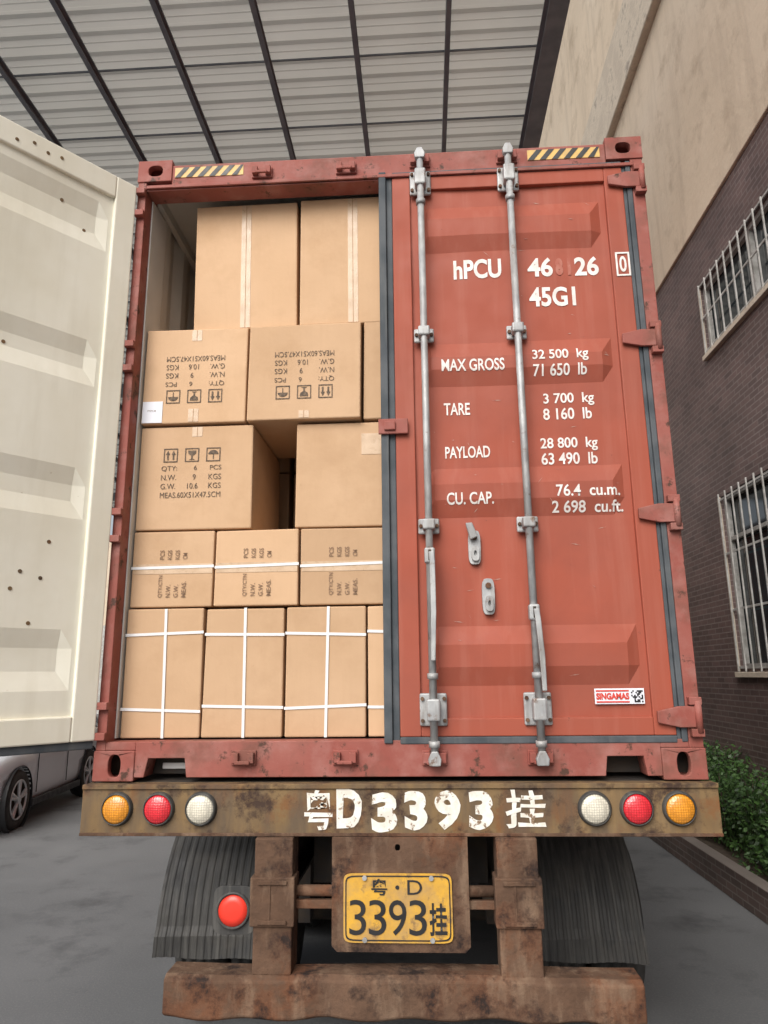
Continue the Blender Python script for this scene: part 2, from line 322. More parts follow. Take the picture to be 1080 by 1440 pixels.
# --- right door
ridges=[(2.45,.12),(1.765,.105),(1.17,.11),(.48,.12)]
def prof(z):
    for c,h in ridges:
        d=abs(z-c)
        if d<h-.075: return 1.0
        if d<h: return (h-d)/.075
    return 0.
PX0,PX1=1.335,2.25
def dy(x,z):
    e=1.0
    for a in ((x-PX0-.03)/.05,(PX1-.03-x)/.05): e=min(e,max(0,a))
    und=.0028*math.sin(x*7+z*5)+.0024*math.sin(z*8+x*3)+.0012*math.sin(x*19-z*6)
    return .018-.024*min(prof(z),1)*min(1,e)+und
brk=sorted(sum([[c-h,c-h+.075,c+h-.075,c+h] for c,h in ridges],[]))
def zgrid(a,b):
    out=[]; pts=[a]+brk+[b]
    for p,q in zip(pts[:-1],pts[1:]):
        n=max(1,int((q-p)/.05)); out+=list(np.linspace(p,q,n,endpoint=False))
    return out+[b]
zs=zgrid(.235,2.665)
xs=[PX0,PX0+.03,PX0+.08]+list(np.linspace(PX0+.1,PX1-.1,18))+[PX1-.08,PX1-.03,PX1]
V=[(x,dy(x,z),z) for z in zs for x in xs]; nx=len(xs)
F=[(j*nx+i,j*nx+i+1,(j+1)*nx+i+1,(j+1)*nx+i) for j in range(len(zs)-1) for i in range(nx-1)]
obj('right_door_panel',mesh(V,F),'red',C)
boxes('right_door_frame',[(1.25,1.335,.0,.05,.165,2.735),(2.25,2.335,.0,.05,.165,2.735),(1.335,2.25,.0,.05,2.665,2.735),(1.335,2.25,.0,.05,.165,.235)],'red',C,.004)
box('right_door_back',1.25,2.335,.051,.06,.165,2.735,'cream',C,0)
boxes('gasket_vertical_lips',[(1.186,1.220,-.010,.05,.14,2.765),(1.2205,1.2495,.006,.05,.14,2.765),(2.3355,2.352,.004,.04,.14,2.765),(2.3525,2.376,-.004,.04,.14,2.765)],'gasket',C,.004)
boxes('gasket_horizontal_lips',[(1.25,2.335,-.004,.04,2.7365,2.764),(1.25,2.335,-.004,.04,.137,.164)],'gasket',C,.004)
box('door_overlap_latch',1.175,1.305,-.024,-.011,1.435,1.505,'redf',C,.004)
box('door_overlap_latch_block',1.20,1.25,-.036,-.0245,1.45,1.49,'redf',C,.004)
# scratches & scuffs in the paint
V=[];F=[]
for i in range(46):
    x=random.uniform(1.37,2.2); z=random.uniform(.27,2.6); l=random.uniform(.01,.05); t=random.uniform(-1.2,1.2) if random.random()<.6 else random.uniform(-.2,.2); w=random.uniform(.0006,.0018)
    dx,dz=l*math.cos(t),l*math.sin(t); n=len(V); ex,ez=-math.sin(t)*w,math.cos(t)*w
    for px,pz in((x,z),(x+dx*.5+ex,z+dz*.5+ez),(x+dx,z+dz),(x+dx*.5-ex,z+dz*.5-ez)): V.append((px,dy(px,pz)-.0022,pz))
    F.append((n,n+1,n+2,n+3))
obj('paint_scratches',mesh(V,F),'scratch',C)
for i,z in enumerate((2.655,1.85,1.055,.235)):
    prism('hinge_blade_%d'%i,[(2.262,z-.022),(2.345,z-.04),(2.43,z-.04),(2.43,z+.04),(2.345,z+.04),(2.262,z+.022)],-.022,-.008,'y','redf',C,.003)
    cyl('hinge_pin_%d'%i,(2.418,-.022,z-.06),(2.418,-.022,z+.06),.014,'redf',C,12)
    boxes('hinge_lug_%d'%i,[(2.385,2.434,-.03,0,z-.075,z-.045),(2.385,2.434,-.03,0,z+.045,z+.075)],'redf',C,.003)
    boxes('left_hinge_lug_%d'%i,[(.004,.05,-.03,0,z-.075,z-.045),(.004,.05,-.03,0,z+.045,z+.075)],'redf',C,.003)
for k,x in enumerate((1.385,1.80)):
    ry=-.05
    cyl('lock_rod_%d'%k,(x,ry,.10),(x,ry,2.80),.0155,'galv',C,20)
    parts=[]; BR=((2.69,.085,.05),(1.90,.045,.045),(1.02,.045,.045),(.27,.085,.055))
    for z,h,w in BR:
        parts+=[(x-w,x+w,-.016,-.0005,z-h*.75,z+h*.75)]
        parts+=[(x-.026,x+.026,-.072,-.017,z-h*.5,z+h*.5)]
    boxes('rod_brackets_%d'%k,parts,'galv',C,.007)
    V=[];F=[]
    for z,h,w in BR:
        for sx in(-1,1):
            for sz in((-1,1) if h>.05 else (0,)):
                v,f=cylm((x+sx*(w-.011),-.016,z+sz*h*.5),(x+sx*(w-.011),-.026,z+sz*h*.5),.008,8); n=len(V); V+=v; F+=[tuple(i+n for i in q) for q in f]
    obj('rod_bolts_%d'%k,mesh(V,F),'rust',C)
    for z,s in((2.815,1),(.085,-1)):
        prism('rod_cam_%d_%d'%(k,s),[(x-.022,z-.025),(x+.022,z-.025),(x+.026,z+.0),(x+.012,z+.03),(x-.012,z+.03),(x-.026,z)],-.07,-.044,'y','galv',C,.004)
    for z in(2.56,.40,.14): cyl('rod_collar_%d_%d'%(k,z*100),(x,ry,z-.012),(x,ry,z+.012),.022,'galv',C,16)
def handle(k,x,z1,z0,tilt):
    boxes('handle_hub_%d'%k,[(x-.022,x+.022,-.074,-.034,z1-.005,z1+.06)],'galv',C,.008)
    boxes('handle_slot_%d'%k,[(x-.006,x+.006,-.0755,-.0745,z1+.005,z1+.05)],'dark',C,0)
    pts=[(x+.006,z1+.04),(x+.010,z1),(x+.012+tilt*.5,(z0+z1)/2),(x+.008+tilt,z0)]
    n=len(pts); V=[];F=[]
    for i,(a,z) in enumerate(pts):
        w=.011 if i<n-1 else .009
        for yy in(-.088,-.078):
            V+=[(a-w,yy,z),(a+w,yy,z)]
    for i in range(n-1):
        a=4*i;b=4*i+4
        F+=[(a,a+1,b+1,b),(a+2,a+3,b+3,b+2),(a,a+2,b+2,b),(a+1,a+3,b+3,b+1)]
    F+=[(0,1,3,2),(4*n-4,4*n-3,4*n-1,4*n-2)]
    obj('door_handle_%d'%k,mesh(V,F),'galv',C,bevel=.003)
handle(0,1.385,.86,.46,-.004); handle(1,1.80,.62,.34,.012)
def retainer(nm,cx,z0,z1,lever):
    shape('retainer_plate_'+nm,[oval(cx,(z0+z1)/2,.026,(z1-z0)/2,24,4)],-.004,.020,'galv',C,.003)
    shape('retainer_catch_'+nm,[oval(cx+.002,z0+.045,.017,.032,20,3),oval(cx+.002,z0+.045,.006,.012,12,2)],-.018,-.004,'galv',C,.002)
    cyl('retainer_rivet_'+nm,(cx,-.004,z1-.03),(cx,-.016,z1-.03),.012,'rust',C,14)
    if lever:
        prism('retainer_lever_'+nm,[(cx-.018,z1-.045),(cx+.014,z1-.03),(cx-.008,z1+.03),(cx-.036,z1+.028),(cx-.03,z1+.002)],-.032,-.012,'y','galv',C,.004)
retainer('a',1.575,.855,1.0,True); retainer('b',1.625,.645,.795,False)
TX=[("hPCU",1.53,1.75,2.190,2.288),("46",1.87,1.985,2.185,2.283),("26",2.085,2.195,2.185,2.283),("45G1",1.87,2.08,2.035,2.132),
("MAX GROSS",1.46,1.74,1.726,1.784),("32 500  kg",1.865,2.11,1.768,1.818),("71 650  lb",1.865,2.10,1.693,1.747),
("TARE",1.465,1.58,1.525,1.582),("3 700  kg",1.905,2.125,1.565,1.615),("8 160  lb",1.90,2.11,1.491,1.545),
("PAYLOAD",1.465,1.66,1.326,1.380),("28 800  kg",1.88,2.125,1.358,1.408),("63 490  lb",1.88,2.12,1.286,1.340),
("CU. CAP.",1.465,1.665,1.114,1.167),("76.4  cu.m.",1.93,2.20,1.140,1.192),("2 698  cu.ft.",1.91,2.21,1.071,1.122)]
for i,(s,a,b,c,d) in enumerate(TX):
    text('lettering_%d'%i,s,a,b,c,d,0,'white',C,bold=.030 if d-c>.06 else .017,dyf=dy,breaks=brk)
text('lettering_worn','8 1',1.998,2.068,2.19,2.28,0,'whitef',C,dyf=dy,bold=.07)
shape('check_digit_box',[[(2.268,2.165),(2.332,2.165),(2.332,2.285),(2.268,2.285)],[(2.276,2.173),(2.324,2.173),(2.324,2.277),(2.276,2.277)]],-.004,-.002,'white',C)
text('check_digit','0',2.284,2.316,2.185,2.265,-.003,'white',C,bold=.02)
box('maker_sticker',2.03,2.225,.006,.0095,.285,.345,'paper',C,0)
text('maker_sticker_text','SINGAMAS',2.035,2.165,.302,.328,.0035,'stickred',C,bold=.05)
boxes('maker_sticker_rules',[(2.035,2.165,.004,.0055,.333,.339),(2.035,2.165,.004,.0055,.290,.296)],'stickred',C,0)
qr=[]
for i in range(8):
    for j in range(8):
        if random.random()<.5: qr.append((2.173+i*.0058,2.1787+i*.0058,.004,.0055,.291+j*.0058,.2967+j*.0058))
boxes('maker_sticker_code',qr,'black',C,0)
# --- left door (opened outward about 129 deg)
LD=bpy.data.objects.new('left_door',None); COL.objects.link(LD); LD.parent=C
a=math.atan2(-.775,-.632)
LD.location=(.012,-.03,0); LD.rotation_euler=(0,0,a)
Lw=1.17
boxes('leaf_frame',[(.0,.10,-.05,.0,.16,2.735),(Lw-.09,Lw,-.05,.0,.16,2.735),(.10,Lw-.09,-.05,.0,2.62,2.735),(.10,Lw-.09,-.05,.0,.16,.26)],'cream',LD,.006)
def ldy(x,z):
    e=1.0
    for q in ((x-.10-.02)/.05,(Lw-.11-x)/.05): e=min(e,max(0,q))
    return -.016-.018*prof(z)*min(1,e)+.002*math.sin(x*6+z*4)
xs2=[.10,.12,.17]+list(np.linspace(.2,Lw-.2,12))+[Lw-.16,Lw-.11,Lw-.09]
zz=zgrid(.26,2.62)
V=[(x,ldy(x,z),z) for z in zz for x in xs2]; nx=len(xs2)
F=[(j*nx+i,j*nx+i+1,(j+1)*nx+i+1,(j+1)*nx+i) for j in range(len(zz)-1) for i in range(nx-1)]
obj('leaf_inner_panel',mesh(V,F),'cream',LD)
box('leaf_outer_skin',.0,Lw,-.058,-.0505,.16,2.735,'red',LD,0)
boxes('leaf_gasket',[(.0,Lw,-.045,-.012,.128,.159),(Lw+.001,Lw+.03,-.045,-.012,.13,2.735)],'gasket',LD,.004)
V=[];F=[]
for x,z in [(.35,.82),(.38,.75),(.62,1.1),(.64,1.03),(.66,.95),(.25,.95),(.27,.80),(.55,.70),(.50,1.75),(.72,1.8),(.3,.62),(.75,.78),(.22,2.4),(.33,2.5),(.42,2.67),(.55,2.66),(.36,2.68),(.48,2.685)]:
    yb=ldy(x,z) if z<2.62 else 0
    v,f=cylm((x,yb-.002,z),(x,yb+.002,z),.008,10); n=len(V); V+=v; F+=[tuple(i+n for i in q) for q in f]
obj('leaf_rivets',mesh(V,F),'rustbar',LD)
for k,x in enumerate((.38,.80)): cyl('leaf_lock_rod_%d'%k,(x,-.11,.1),(x,-.11,2.8),.016,'galv',LD,14)

# ------------------------------------------------------------------ cardboard boxes
def icons(cx,cz,s,kind):
    L=[]; b=s*.5; t=s*.07
    L.append([[(cx-b,cz-b),(cx+b,cz-b),(cx+b,cz+b),(cx-b,cz+b)],[(cx-b+t,cz-b+t),(cx+b-t,cz-b+t),(cx+b-t,cz+b-t),(cx-b+t,cz+b-t)]])
    q=s*.1
    if kind==0:
        for dx in(-.2*s,.2*s):
            L.append([[(cx+dx-q*.6,cz-.32*s),(cx+dx+q*.6,cz-.32*s),(cx+dx+q*.6,cz+.05*s),(cx+dx+q*1.5,cz+.05*s),(cx+dx,cz+.35*s),(cx+dx-q*1.5,cz+.05*s),(cx+dx-q*.6,cz+.05*s)]])
    elif kind==1:
        L.append([[(cx-.3*s,cz+.32*s),(cx-.26*s,cz+.08*s),(cx-.06*s,cz-.05*s),(cx-.05*s,cz-.28*s),(cx-.22*s,cz-.35*s),(cx+.22*s,cz-.35*s),(cx+.05*s,cz-.28*s),(cx+.06*s,cz-.05*s),(cx+.26*s,cz+.08*s),(cx+.3*s,cz+.32*s)]])
    else:
        top=[(cx+.36*s*math.cos(u),cz+.02*s+.3*s*math.sin(u)) for u in np.linspace(0,math.pi,11)]
        L.append([top]); L.append([[(cx-.03*s,cz-.33*s),(cx+.03*s,cz-.33*s),(cx+.03*s,cz+.018*s),(cx-.03*s,cz+.018*s)]])
    return L
def tf(loops): return [[(-x,-z) for x,z in lp] for lp in loops]
def carton(x0,x1,z0,z1,y0=.12,depth=.6,mark=None,vt=None,straps_h=(),straps_v=(),rz=None,ry=0,tapeh=None):
    cx=(x0+x1)/2; cz=(z0+z1)/2; g=.0025
    o=[]
    hw=(x1-x0)/2-g; hz=(z1-z0)/2-g
    if rz is None: rz=random.uniform(-.008,.008)
    # board panels are never perfectly square: shift the corners a few mm
    J=[(random.uniform(-.004,.002),random.uniform(-.004,.002)) for _ in range(4)]
    def P2(u,v):
        x=-hw+2*hw*u; z=-hz+2*hz*v
        jx=(-J[0][0]*(1-u)*(1-v)+J[1][0]*u*(1-v)+J[2][0]*u*v-J[3][0]*(1-u)*v)
        jz=(-J[0][1]*(1-u)*(1-v)-J[1][1]*u*(1-v)+J[2][1]*u*v+J[3][1]*(1-u)*v)
        return x+jx,z+jz*(v>.5)
    n=8; V=[];F=[]
    for yv in (0,depth):
        for j in range(n+1):
            for i in range(n+1):
                x,z=P2(i/n,j/n); V.append((x,yv,z))
    A1=(n+1)**2
    for j in range(n):
        for i in range(n):
            a=j*(n+1)+i; F.append((a,a+1,a+n+2,a+n+1)); F.append((A1+a,A1+a+1,A1+a+n+2,A1+a+n+1))
    for i in range(n):
        a=i; F.append((a,a+1,A1+a+1,A1+a)); a=n*(n+1)+i; F.append((a,a+1,A1+a+1,A1+a))
        a=i*(n+1); F.append((a,a+n+1,A1+a+n+1,A1+a)); a=i*(n+1)+n; F.append((a,a+n+1,A1+a+n+1,A1+a))
    base=obj('b',mesh(V,F),'card')
    bb=base.modifiers.new('bv','BEVEL'); bb.width=.006; bb.segments=2; bb.limit_method='ANGLE'
    o.append(base)
    yy=-.0012
    if vt is not None:
        for (t0,t1) in vt:
            o.append(box('t',-.024,.024,yy-.0004,yy+.001,-hz+2*hz*t0+.006,-hz+2*hz*t1-.006,'tape',None,0))
            o.append(box('t',-.0015,.0015,yy-.0009,yy-.0003,-hz+2*hz*t0+.006,-hz+2*hz*t1-.006,'cardedge',None,0))
    if tapeh is not None: o.append(box('t',-hw+.006,hw-.006,yy-.0006,yy+.001,tapeh-.022,tapeh+.022,'tape',None,0))
    for s in straps_h:
        zc=-hz+2*hz*s; d=random.uniform(-.007,.007)
        o.append(obj('s',mesh([(-hw-.001,yy-.003,zc-.006-d),(hw+.001,yy-.003,zc-.006+d),(hw+.001,yy-.003,zc+.006+d),(-hw-.001,yy-.003,zc+.006-d)],[(0,1,2,3)]),'strap'))
    for s in straps_v:
        xc=-hw+2*hw*s; d=random.uniform(-.007,.007)
        o.append(obj('s',mesh([(xc-.006-d,yy-.0042,-hz),(xc+.006-d,yy-.0042,-hz),(xc+.006+d,yy-.0042,hz),(xc-.006+d,yy-.0042,hz)],[(0,1,2,3)]),'strap'))
    if mark in('up','down'):
        flip=mark=='down'; w=.14; mx=-.02 if not flip else .0
        lines=[("QTY:        6      PCS",.028),("N.W.        9      KGS",-.014),("G.W.     10.6     KGS",-.056),("MEAS.60X51X47.5CM",-.098)]
        for s,z in lines:
            if flip: me=textmesh(s,mx-w,mx+w,-z-.026,-z,yy-.0012,rot=180,bold=.0)
            else: me=textmesh(s,mx-w,mx+w,z,z+.026,yy-.0012,bold=.0)
            o.append(obj('x',me,'ink'))
        for i,k in enumerate((0,1,2)):
            for lp in icons(mx-.10+.10*i,.105,.066,k):
                if flip: lp=tf(lp)
                o.append(shape('i',lp,yy-.0012,yy-.0006,'ink'))
    if mark=='side':
        for zz0,strs in((hz*.25,("PCS","KGS","KGS","CM")),(-hz*.75,("QTY/CTN","N.W.","G.W.","MEAS."))):
            for i,s in enumerate(strs):
                xx=-.06+.035*i
                o.append(obj('x',textmesh(s,xx,xx+.02,zz0,zz0+.014*len(s),yy-.0022,rot=90,bold=.01),'ink2'))
    if mark=='down' and x0<.2:
        o.append(box('l',-hw+.005,-hw+.10,yy-.002,yy,-hz+.005,-hz+.11,'paper',None,0))
        o.append(obj('x',textmesh('ITEM 38',-hw+.03,-hw+.07,-hz+.06,-hz+.068,yy-.0035),'ink2'))
    if mark=='hand':
        # printed "handle with care" hands, partly hidden by the closed door
        hx,hzz=.155,-.02
        for i in range(4):
            o.append(cyl('f',(hx+.016*i,yy-.0004,hzz),(hx+.020*i-.03,yy-.0009,hzz+.075+.012*(i%2)),.0045,'ink',None,6))
        o.append(shape('i',[oval(hx+.02,hzz-.02,.034,.03,16)],yy-.0012,yy-.0006,'ink'))
        o.append(box('l',.03,.15,yy-.0006,yy+.001,.09,.19,'tape',None,0))
    ob=join('cardboard_box',o)
    ob.location=(cx,y0,ZB+cz); ob.rotation_euler=(0,ry,rz)
    return ob
for (a,b,yy) in((.054,.402,.10),(.404,.755,.105),(.757,1.108,.10),(1.110,1.46,.105),(1.462,1.81,.10),(1.812,2.16,.10)):
    carton(a,b,.155,.702,yy,straps_h=(.22+random.uniform(-.015,.015),.79+random.uniform(-.015,.015)),straps_v=(.52+random.uniform(-.03,.03),))
for (a,b,yy) in((.054,.432,.11),(.434,.812,.105),(.814,1.192,.115),(1.194,1.57,.11),(1.572,1.95,.11)):
    carton(a,b,.706,1.05,yy,mark='side',straps_h=(.52,),tapeh=0)
carton(.054,.592,1.054,1.552,.115,mark='up',vt=((.88,1),),rz=-.004)
carton(.785,1.33,1.054,1.548,.125,mark='hand'); carton(1.335,1.88,1.054,1.548,.13)
carton(.054,.553,1.556,2.036,.10,mark='down',vt=((0,.16),(.86,1)))
carton(.557,1.092,1.556,2.036,.090,mark='down',vt=((0,.1),))
carton(1.097,1.63,1.556,2.05,.115,vt=((0,1),)); carton(1.64,2.15,1.556,2.05,.11)
carton(.262,.776,2.04,2.728,.13,vt=((0,1),),ry=math.radians(-1.0))
carton(.790,1.31,2.04,2.728,.115,vt=((0,1),),ry=math.radians(-.3)); carton(1.32,1.84,2.052,2.728,.12)
for a,b,c,d in((.06,.6,1.054,1.55),(.62,1.2,1.054,1.55),(.06,.6,1.556,2.03),(.62,1.2,1.556,2.03),(.45,1.0,2.04,2.7),(1.02,1.6,2.04,2.7)): carton(a,b,c,d,.95)

# ------------------------------------------------------------------ semi trailer
T=empty('semi_trailer',(0,0,ZB))
by=-.05
shape('light_bar',[[(-.012,-.192),(2.452,-.192),(2.452,-.004),(-.012,-.004)]],by,by+.008,'rustbar',T,.002)
boxes('light_bar_flanges',[(-.012,2.452,by+.008,by+.07,-.014,-.006),(-.012,2.452,by+.008,by+.07,-.192,-.184),(-.012,-.004,by+.008,by+.07,-.183,-.015),(2.444,2.452,by+.008,by+.07,-.183,-.015)],'rustbar',T,.001)
boxes('light_bar_top_lip',[(-.012,2.452,by-.008,by-.0005,-.022,-.004)],'rustbar',T,.002)
boxes('light_bar_bottom_lip',[(-.012,2.452,by-.006,by-.0005,-.194,-.182)],'rust',T,.002)
box('rear_bolster',.02,2.42,.03,.28,-.16,-.006,'dark',T)
def lathe(name,prof,c,mat,parent,seg=28,axis='y'):
    V=[];F=[]; n=len(prof)
    for r,h in prof:
        for i in range(seg):
            t=2*math.pi*i/seg
            if axis=='y': V.append((c[0]+r*math.cos(t),c[1]+h,c[2]+r*math.sin(t)))
            else: V.append((c[0]+h,c[1]+r*math.cos(t),c[2]+r*math.sin(t)))
    for j in range(n-1):
        for i in range(seg):
            k=(i+1)%seg; F.append((j*seg+i,j*seg+k,(j+1)*seg+k,(j+1)*seg+i))
    return obj(name,mesh(V,F),mat,parent,smooth=True)
for nm,x,m in(('amber_l',.133,'amber'),('red_l',.300,'redl'),('white_l',.468,'clear'),('white_r',1.985,'clear'),('red_r',2.142,'redl'),('amber_r',2.300,'amber')):
    c=(x,by,-.095)
    lathe('lamp_bezel_'+nm,[(.054,-.018),(.056,-.022),(.060,-.014),(.064,-.004),(.064,0)],c,'flap',T)
    lathe('lamp_lens_'+nm,[(.0005,-.031),(.015,-.030),(.03,-.028),(.046,-.023),(.054,-.016),(.054,-.001)],c,m,T)
nums=[("粤",.875,.985,-.172,-.025),("D",1.0,1.10,-.165,-.022),("3",1.135,1.235,-.180,-.036),("3",1.262,1.350,-.172,-.030),("9",1.380,1.478,-.172,-.030),("3",1.510,1.602,-.170,-.030),("挂",1.65,1.80,-.165,-.028)]
for i,(s,a,b,c,d) in enumerate(nums): text('painted_number_%d'%i,s,a,b,c,d,by-.0025,'paintnum',T,bold=.018 if ord(s)>200 else .05,wob=.02)
for k,(a,b) in enumerate(((.690,.840),(1.603,1.760))):
    boxes('bumper_post_%d'%k,[(a+.002,b-.002,by-.03,by+.10,-.665,-.195)],'rust',T,.006)
    boxes('post_bracket_%d'%k,[(a-.01,b+.008,by-.042,by+.06,-.50,-.33)],'rust',T,.005)
    boxes('post_bracket_notch_%d'%k,[(a+.02,b-.02,by-.05,by-.043,-.355,-.34),(a+.02,b-.02,by-.05,by-.043,-.49,-.475)],'rust',T,.002)
    boxes('post_gusset_%d'%k,[(a+.06,a+.068,by-.046,by-.0425,-.475,-.355)],'rust',T,.001)
# dented under-run bumper
V=[];F=[]; nseg=40; pr=[(by-.04,-.80),(by-.055,-.79),(by-.055,-.672),(by-.03,-.658),(by+.08,-.658),(by+.08,-.80)]
for i in range(nseg+1):
    x=.372+(2.105-.372)*i/nseg
    dd=.006*math.sin(x*9)+.010*math.exp(-((x-1.9)/.08)**2)+.008*math.exp(-((x-.95)/.06)**2); dz=.004*math.sin(x*5+1)
    for y,z in pr: V.append((x,y+(dd if y<by-.02 else 0),z+dz+(.006*math.sin(x*21) if z<-.78 else 0)))
for i in range(nseg):
    for j in range(6): k=(j+1)%6; F.append((i*6+j,i*6+k,(i+1)*6+k,(i+1)*6+j))
F+=[tuple(range(6)),tuple(range(nseg*6,nseg*6+6))]
obj('underrun_bumper',mesh(V,F),'rust',T,bevel=.006)
shape('plate_bracket',[[(.985,-.195),(1.50,-.195),(1.50,-.57),(1.48,-.59),(1.005,-.59),(.985,-.57)],oval(1.235,-.232,.010,.012)],by-.012,by,'rust',T,.003)
cyl('bracket_tube_a',(.84,by+.02,-.39),(1.603,by+.02,-.39),.02,'rust',T); 
box('bracket_arm',.84,1.60,by+.005,by+.03,-.45,-.42,'rust',T)
LP=empty('licence_plate',(0,0,0)); LP.parent=T
shape('plate_base',[oval(1.233,-.438,.203,.118,40,14)],by-.020,by-.014,'yellow',LP)
shape('plate_border',[oval(1.233,-.438,.196,.111,40,14),oval(1.233,-.438,.192,.107,40,14)],by-.0225,by-.0205,'black',LP)
for i,(s,a,b,c,d,bo) in enumerate([("粤",1.135,1.195,-.395,-.338,.02),("D",1.270,1.325,-.392,-.342,.0),("·",1.225,1.240,-.375,-.36,.03),("3",1.052,1.115,-.53,-.41,.0),("3",1.125,1.190,-.53,-.41,.0),("9",1.200,1.265,-.53,-.41,.0),("3",1.275,1.340,-.53,-.41,.0),("挂",1.35,1.415,-.53,-.42,.02)]):
    text('plate_character_%d'%i,s,a,b,c,d,by-.0225,'black',LP,bold=bo)
for i,(x,z) in enumerate(((1.11,-.335),(1.36,-.335),(1.11,-.545),(1.36,-.545))): cyl('plate_bolt_%d'%i,(x,by-.02,z),(x,by-.028,z),.009,'galv',LP,10)
shape('side_lamp_plate',[oval(.612,-.455,.082,.084,28,5)],by+.0,by+.01,'flap',T,.002)
lathe('side_lamp_rim',[(.055,-.004),(.058,-.012),(.064,-.012),(.068,0)],(.608,by,-.455),'flap',T)
lathe('side_lamp_lens',[(.0005,-.012),(.03,-.011),(.055,-.007),(.056,0)],(.608,by,-.455),'reflect',T)
box('side_lamp_arm',.60,.72,by+.012,by+.03,-.47,-.44,'rust',T)
for k,x in enumerate((.72,1.62)):
    boxes('chassis_rail_%d'%k,[(x,x+.012,.08,11.8,-.45,-.05),(x-.06,x+.07,.08,11.8,-.05,-.035),(x-.06,x+.07,.08,11.8,-.465,-.45)],'dark',T,.001)
boxes('chassis_cross_members',[(.10,2.34,.5+i,.56+i,-.15,-.06) for i in range(12)],'dark',T)
box('rear_gusset',.86,1.60,.30,.34,-.45,-.17,'dark',T)
def wheel(nm,xc,yc,w=.25,r=.5):
    pr=[(.27,-w/2+.03),(.30,-w/2),(.42,-w/2-.01),(.485,-w/2+.02),(r,-w/2+.045)]
    for g in(-.055,0,.055): pr+=[(r,g-.012),(r-.015,g-.009),(r-.015,g+.009),(r,g+.012)]
    pr+=[(r,w/2-.045),(.485,w/2-.02),(.42,w/2+.01),(.30,w/2),(.27,w/2-.03)]
    lathe('tyre_'+nm,pr,(xc,yc,-ZB+r),'rubber',T,40,'x')
    lathe('rim_'+nm,[(.275,-w/2+.03),(.25,-w/2+.05),(.24,0),(.12,.02),(.001,.02)],(xc,yc,-ZB+r),'dark',T,28,'x')
for ai,yc in enumerate((1.55,2.86,4.17)):
    for k,xc in enumerate((.13,.43,2.01,2.31)): wheel('%d_%d'%(ai,k),xc,yc)
    cyl('axle_%d'%ai,(.2,yc,-.9),(2.24,yc,-.9),.07,'dark',T)
    for x in(.70,1.70): boxes('leaf_spring_%d_%d'%(ai,x*10),[(x-.04,x+.04,yc-.5,yc+.5,-.80,-.72),(x-.05,x+.05,yc-.12,yc+.12,-.86,-.68)],'dark',T)
    for x in(.72,1.66): boxes('spring_hanger_%d_%d'%(ai,x*10),[(x-.03,x+.03,yc-.62,yc-.5,-.80,-.45)],'dark',T)
def guard(nm,x0,x1,out):
    n=90; V=[];F=[]; pts=[]
    cy,cz,R=1.55,-.90,.66
    for t in np.linspace(100,172,18):
        tt=math.radians(t); pts.append((cy+R*math.cos(tt),cz+R*math.sin(tt)))
    yl,zl=pts[-1]
    for z in np.linspace(zl-.04,-.945,6): pts.append((yl-.02-.02*(zl-z),z))
    m=len(pts)
    for j,(y,z) in enumerate(pts):
        f=j/(m-1)
        for i in range(n):
            u=i/(n-1)
            if out<0: x=x0+.03*(1-f)+(x1-x0-.03*(1-f))*u
            else: x=x0+(x1-x0-.03*(1-f))*u
            rib=.0035*(1 if (i//3)%2==0 else 0)+.014*math.sin(u*5+f*3)*f
            V.append((x,y-rib,z+ (.006*math.sin(u*9+f) if j==m-1 else 0)))
    for j in range(m-1):
        for i in range(n-1): F.append((j*n+i,j*n+i+1,(j+1)*n+i+1,(j+1)*n+i))
    o=obj('mudguard_'+nm,mesh(V,F),'flap',T); s=o.modifiers.new('s','SOLIDIFY'); s.thickness=.006
guard('left',-.025,.56,-1); guard('right',1.83,2.385,1)
for x in(.2,2.2): box('mudguard_stay_%d'%(x*10),x-.25,x+.25,.90,.93,-.36,-.33,'dark',T)
box('hose_run',1.0,1.06,.4,4,-.55,-.48,'black',T)

# ------------------------------------------------------------------ canopy roof
R=empty('canopy_roof',(0,0,0)); ZR=9.5
V=[];F=[];ys=[]; y=2.8
while y<30:
    for a,b in((0,0),(.03,.032),(.07,.032),(.10,0),(.185,0),(.195,.008),(.21,0)): ys.append((y+a,b))
    y+=.29
for yy,b in ys: V+=[(-14,yy,ZR+b+.04),(3.1,yy,ZR+b+.04)]
for i in range(len(ys)-1): F.append((2*i,2*i+1,2*i+3,2*i+2))
obj('roof_sheets',mesh(V,F),'roof',R)
for i in range(15):
    x=2.94-1.135*(i+1)
    if x<-13.5: break
    boxes('purlin_%d'%i,[(x-.03,x+.03,2.8,30,ZR-.02,ZR),(x-.03,x-.024,2.8,30,ZR-.13,ZR-.02),(x-.03,x+.03,2.8,30,ZR-.14,ZR-.13)],'steel',R,0)
boxes('edge_beam',[(2.93,3.16,2.8,30,ZR-.30,ZR-.28),(3.03,3.05,2.8,30,ZR-.28,ZR-.02),(2.93,3.16,2.8,30,ZR-.02,ZR)],'steel',R,0)
y=4.55; k=0
while y<30:
    boxes('sheet_lap_%d'%k,[(-14,3.0,y,y+.014,ZR+.005,ZR+.03)],'steel',R,0); y+=1.15; k+=1
for k,y in enumerate((3.0,14,25)):
    box('column_%d'%k,-13.3,-13.0,y,y+.3,0,ZR,'steel',R)
    if k: box('rafter_%d'%k,-13.3,3.1,y,y+.2,ZR-.5,ZR-.19,'steel',R)
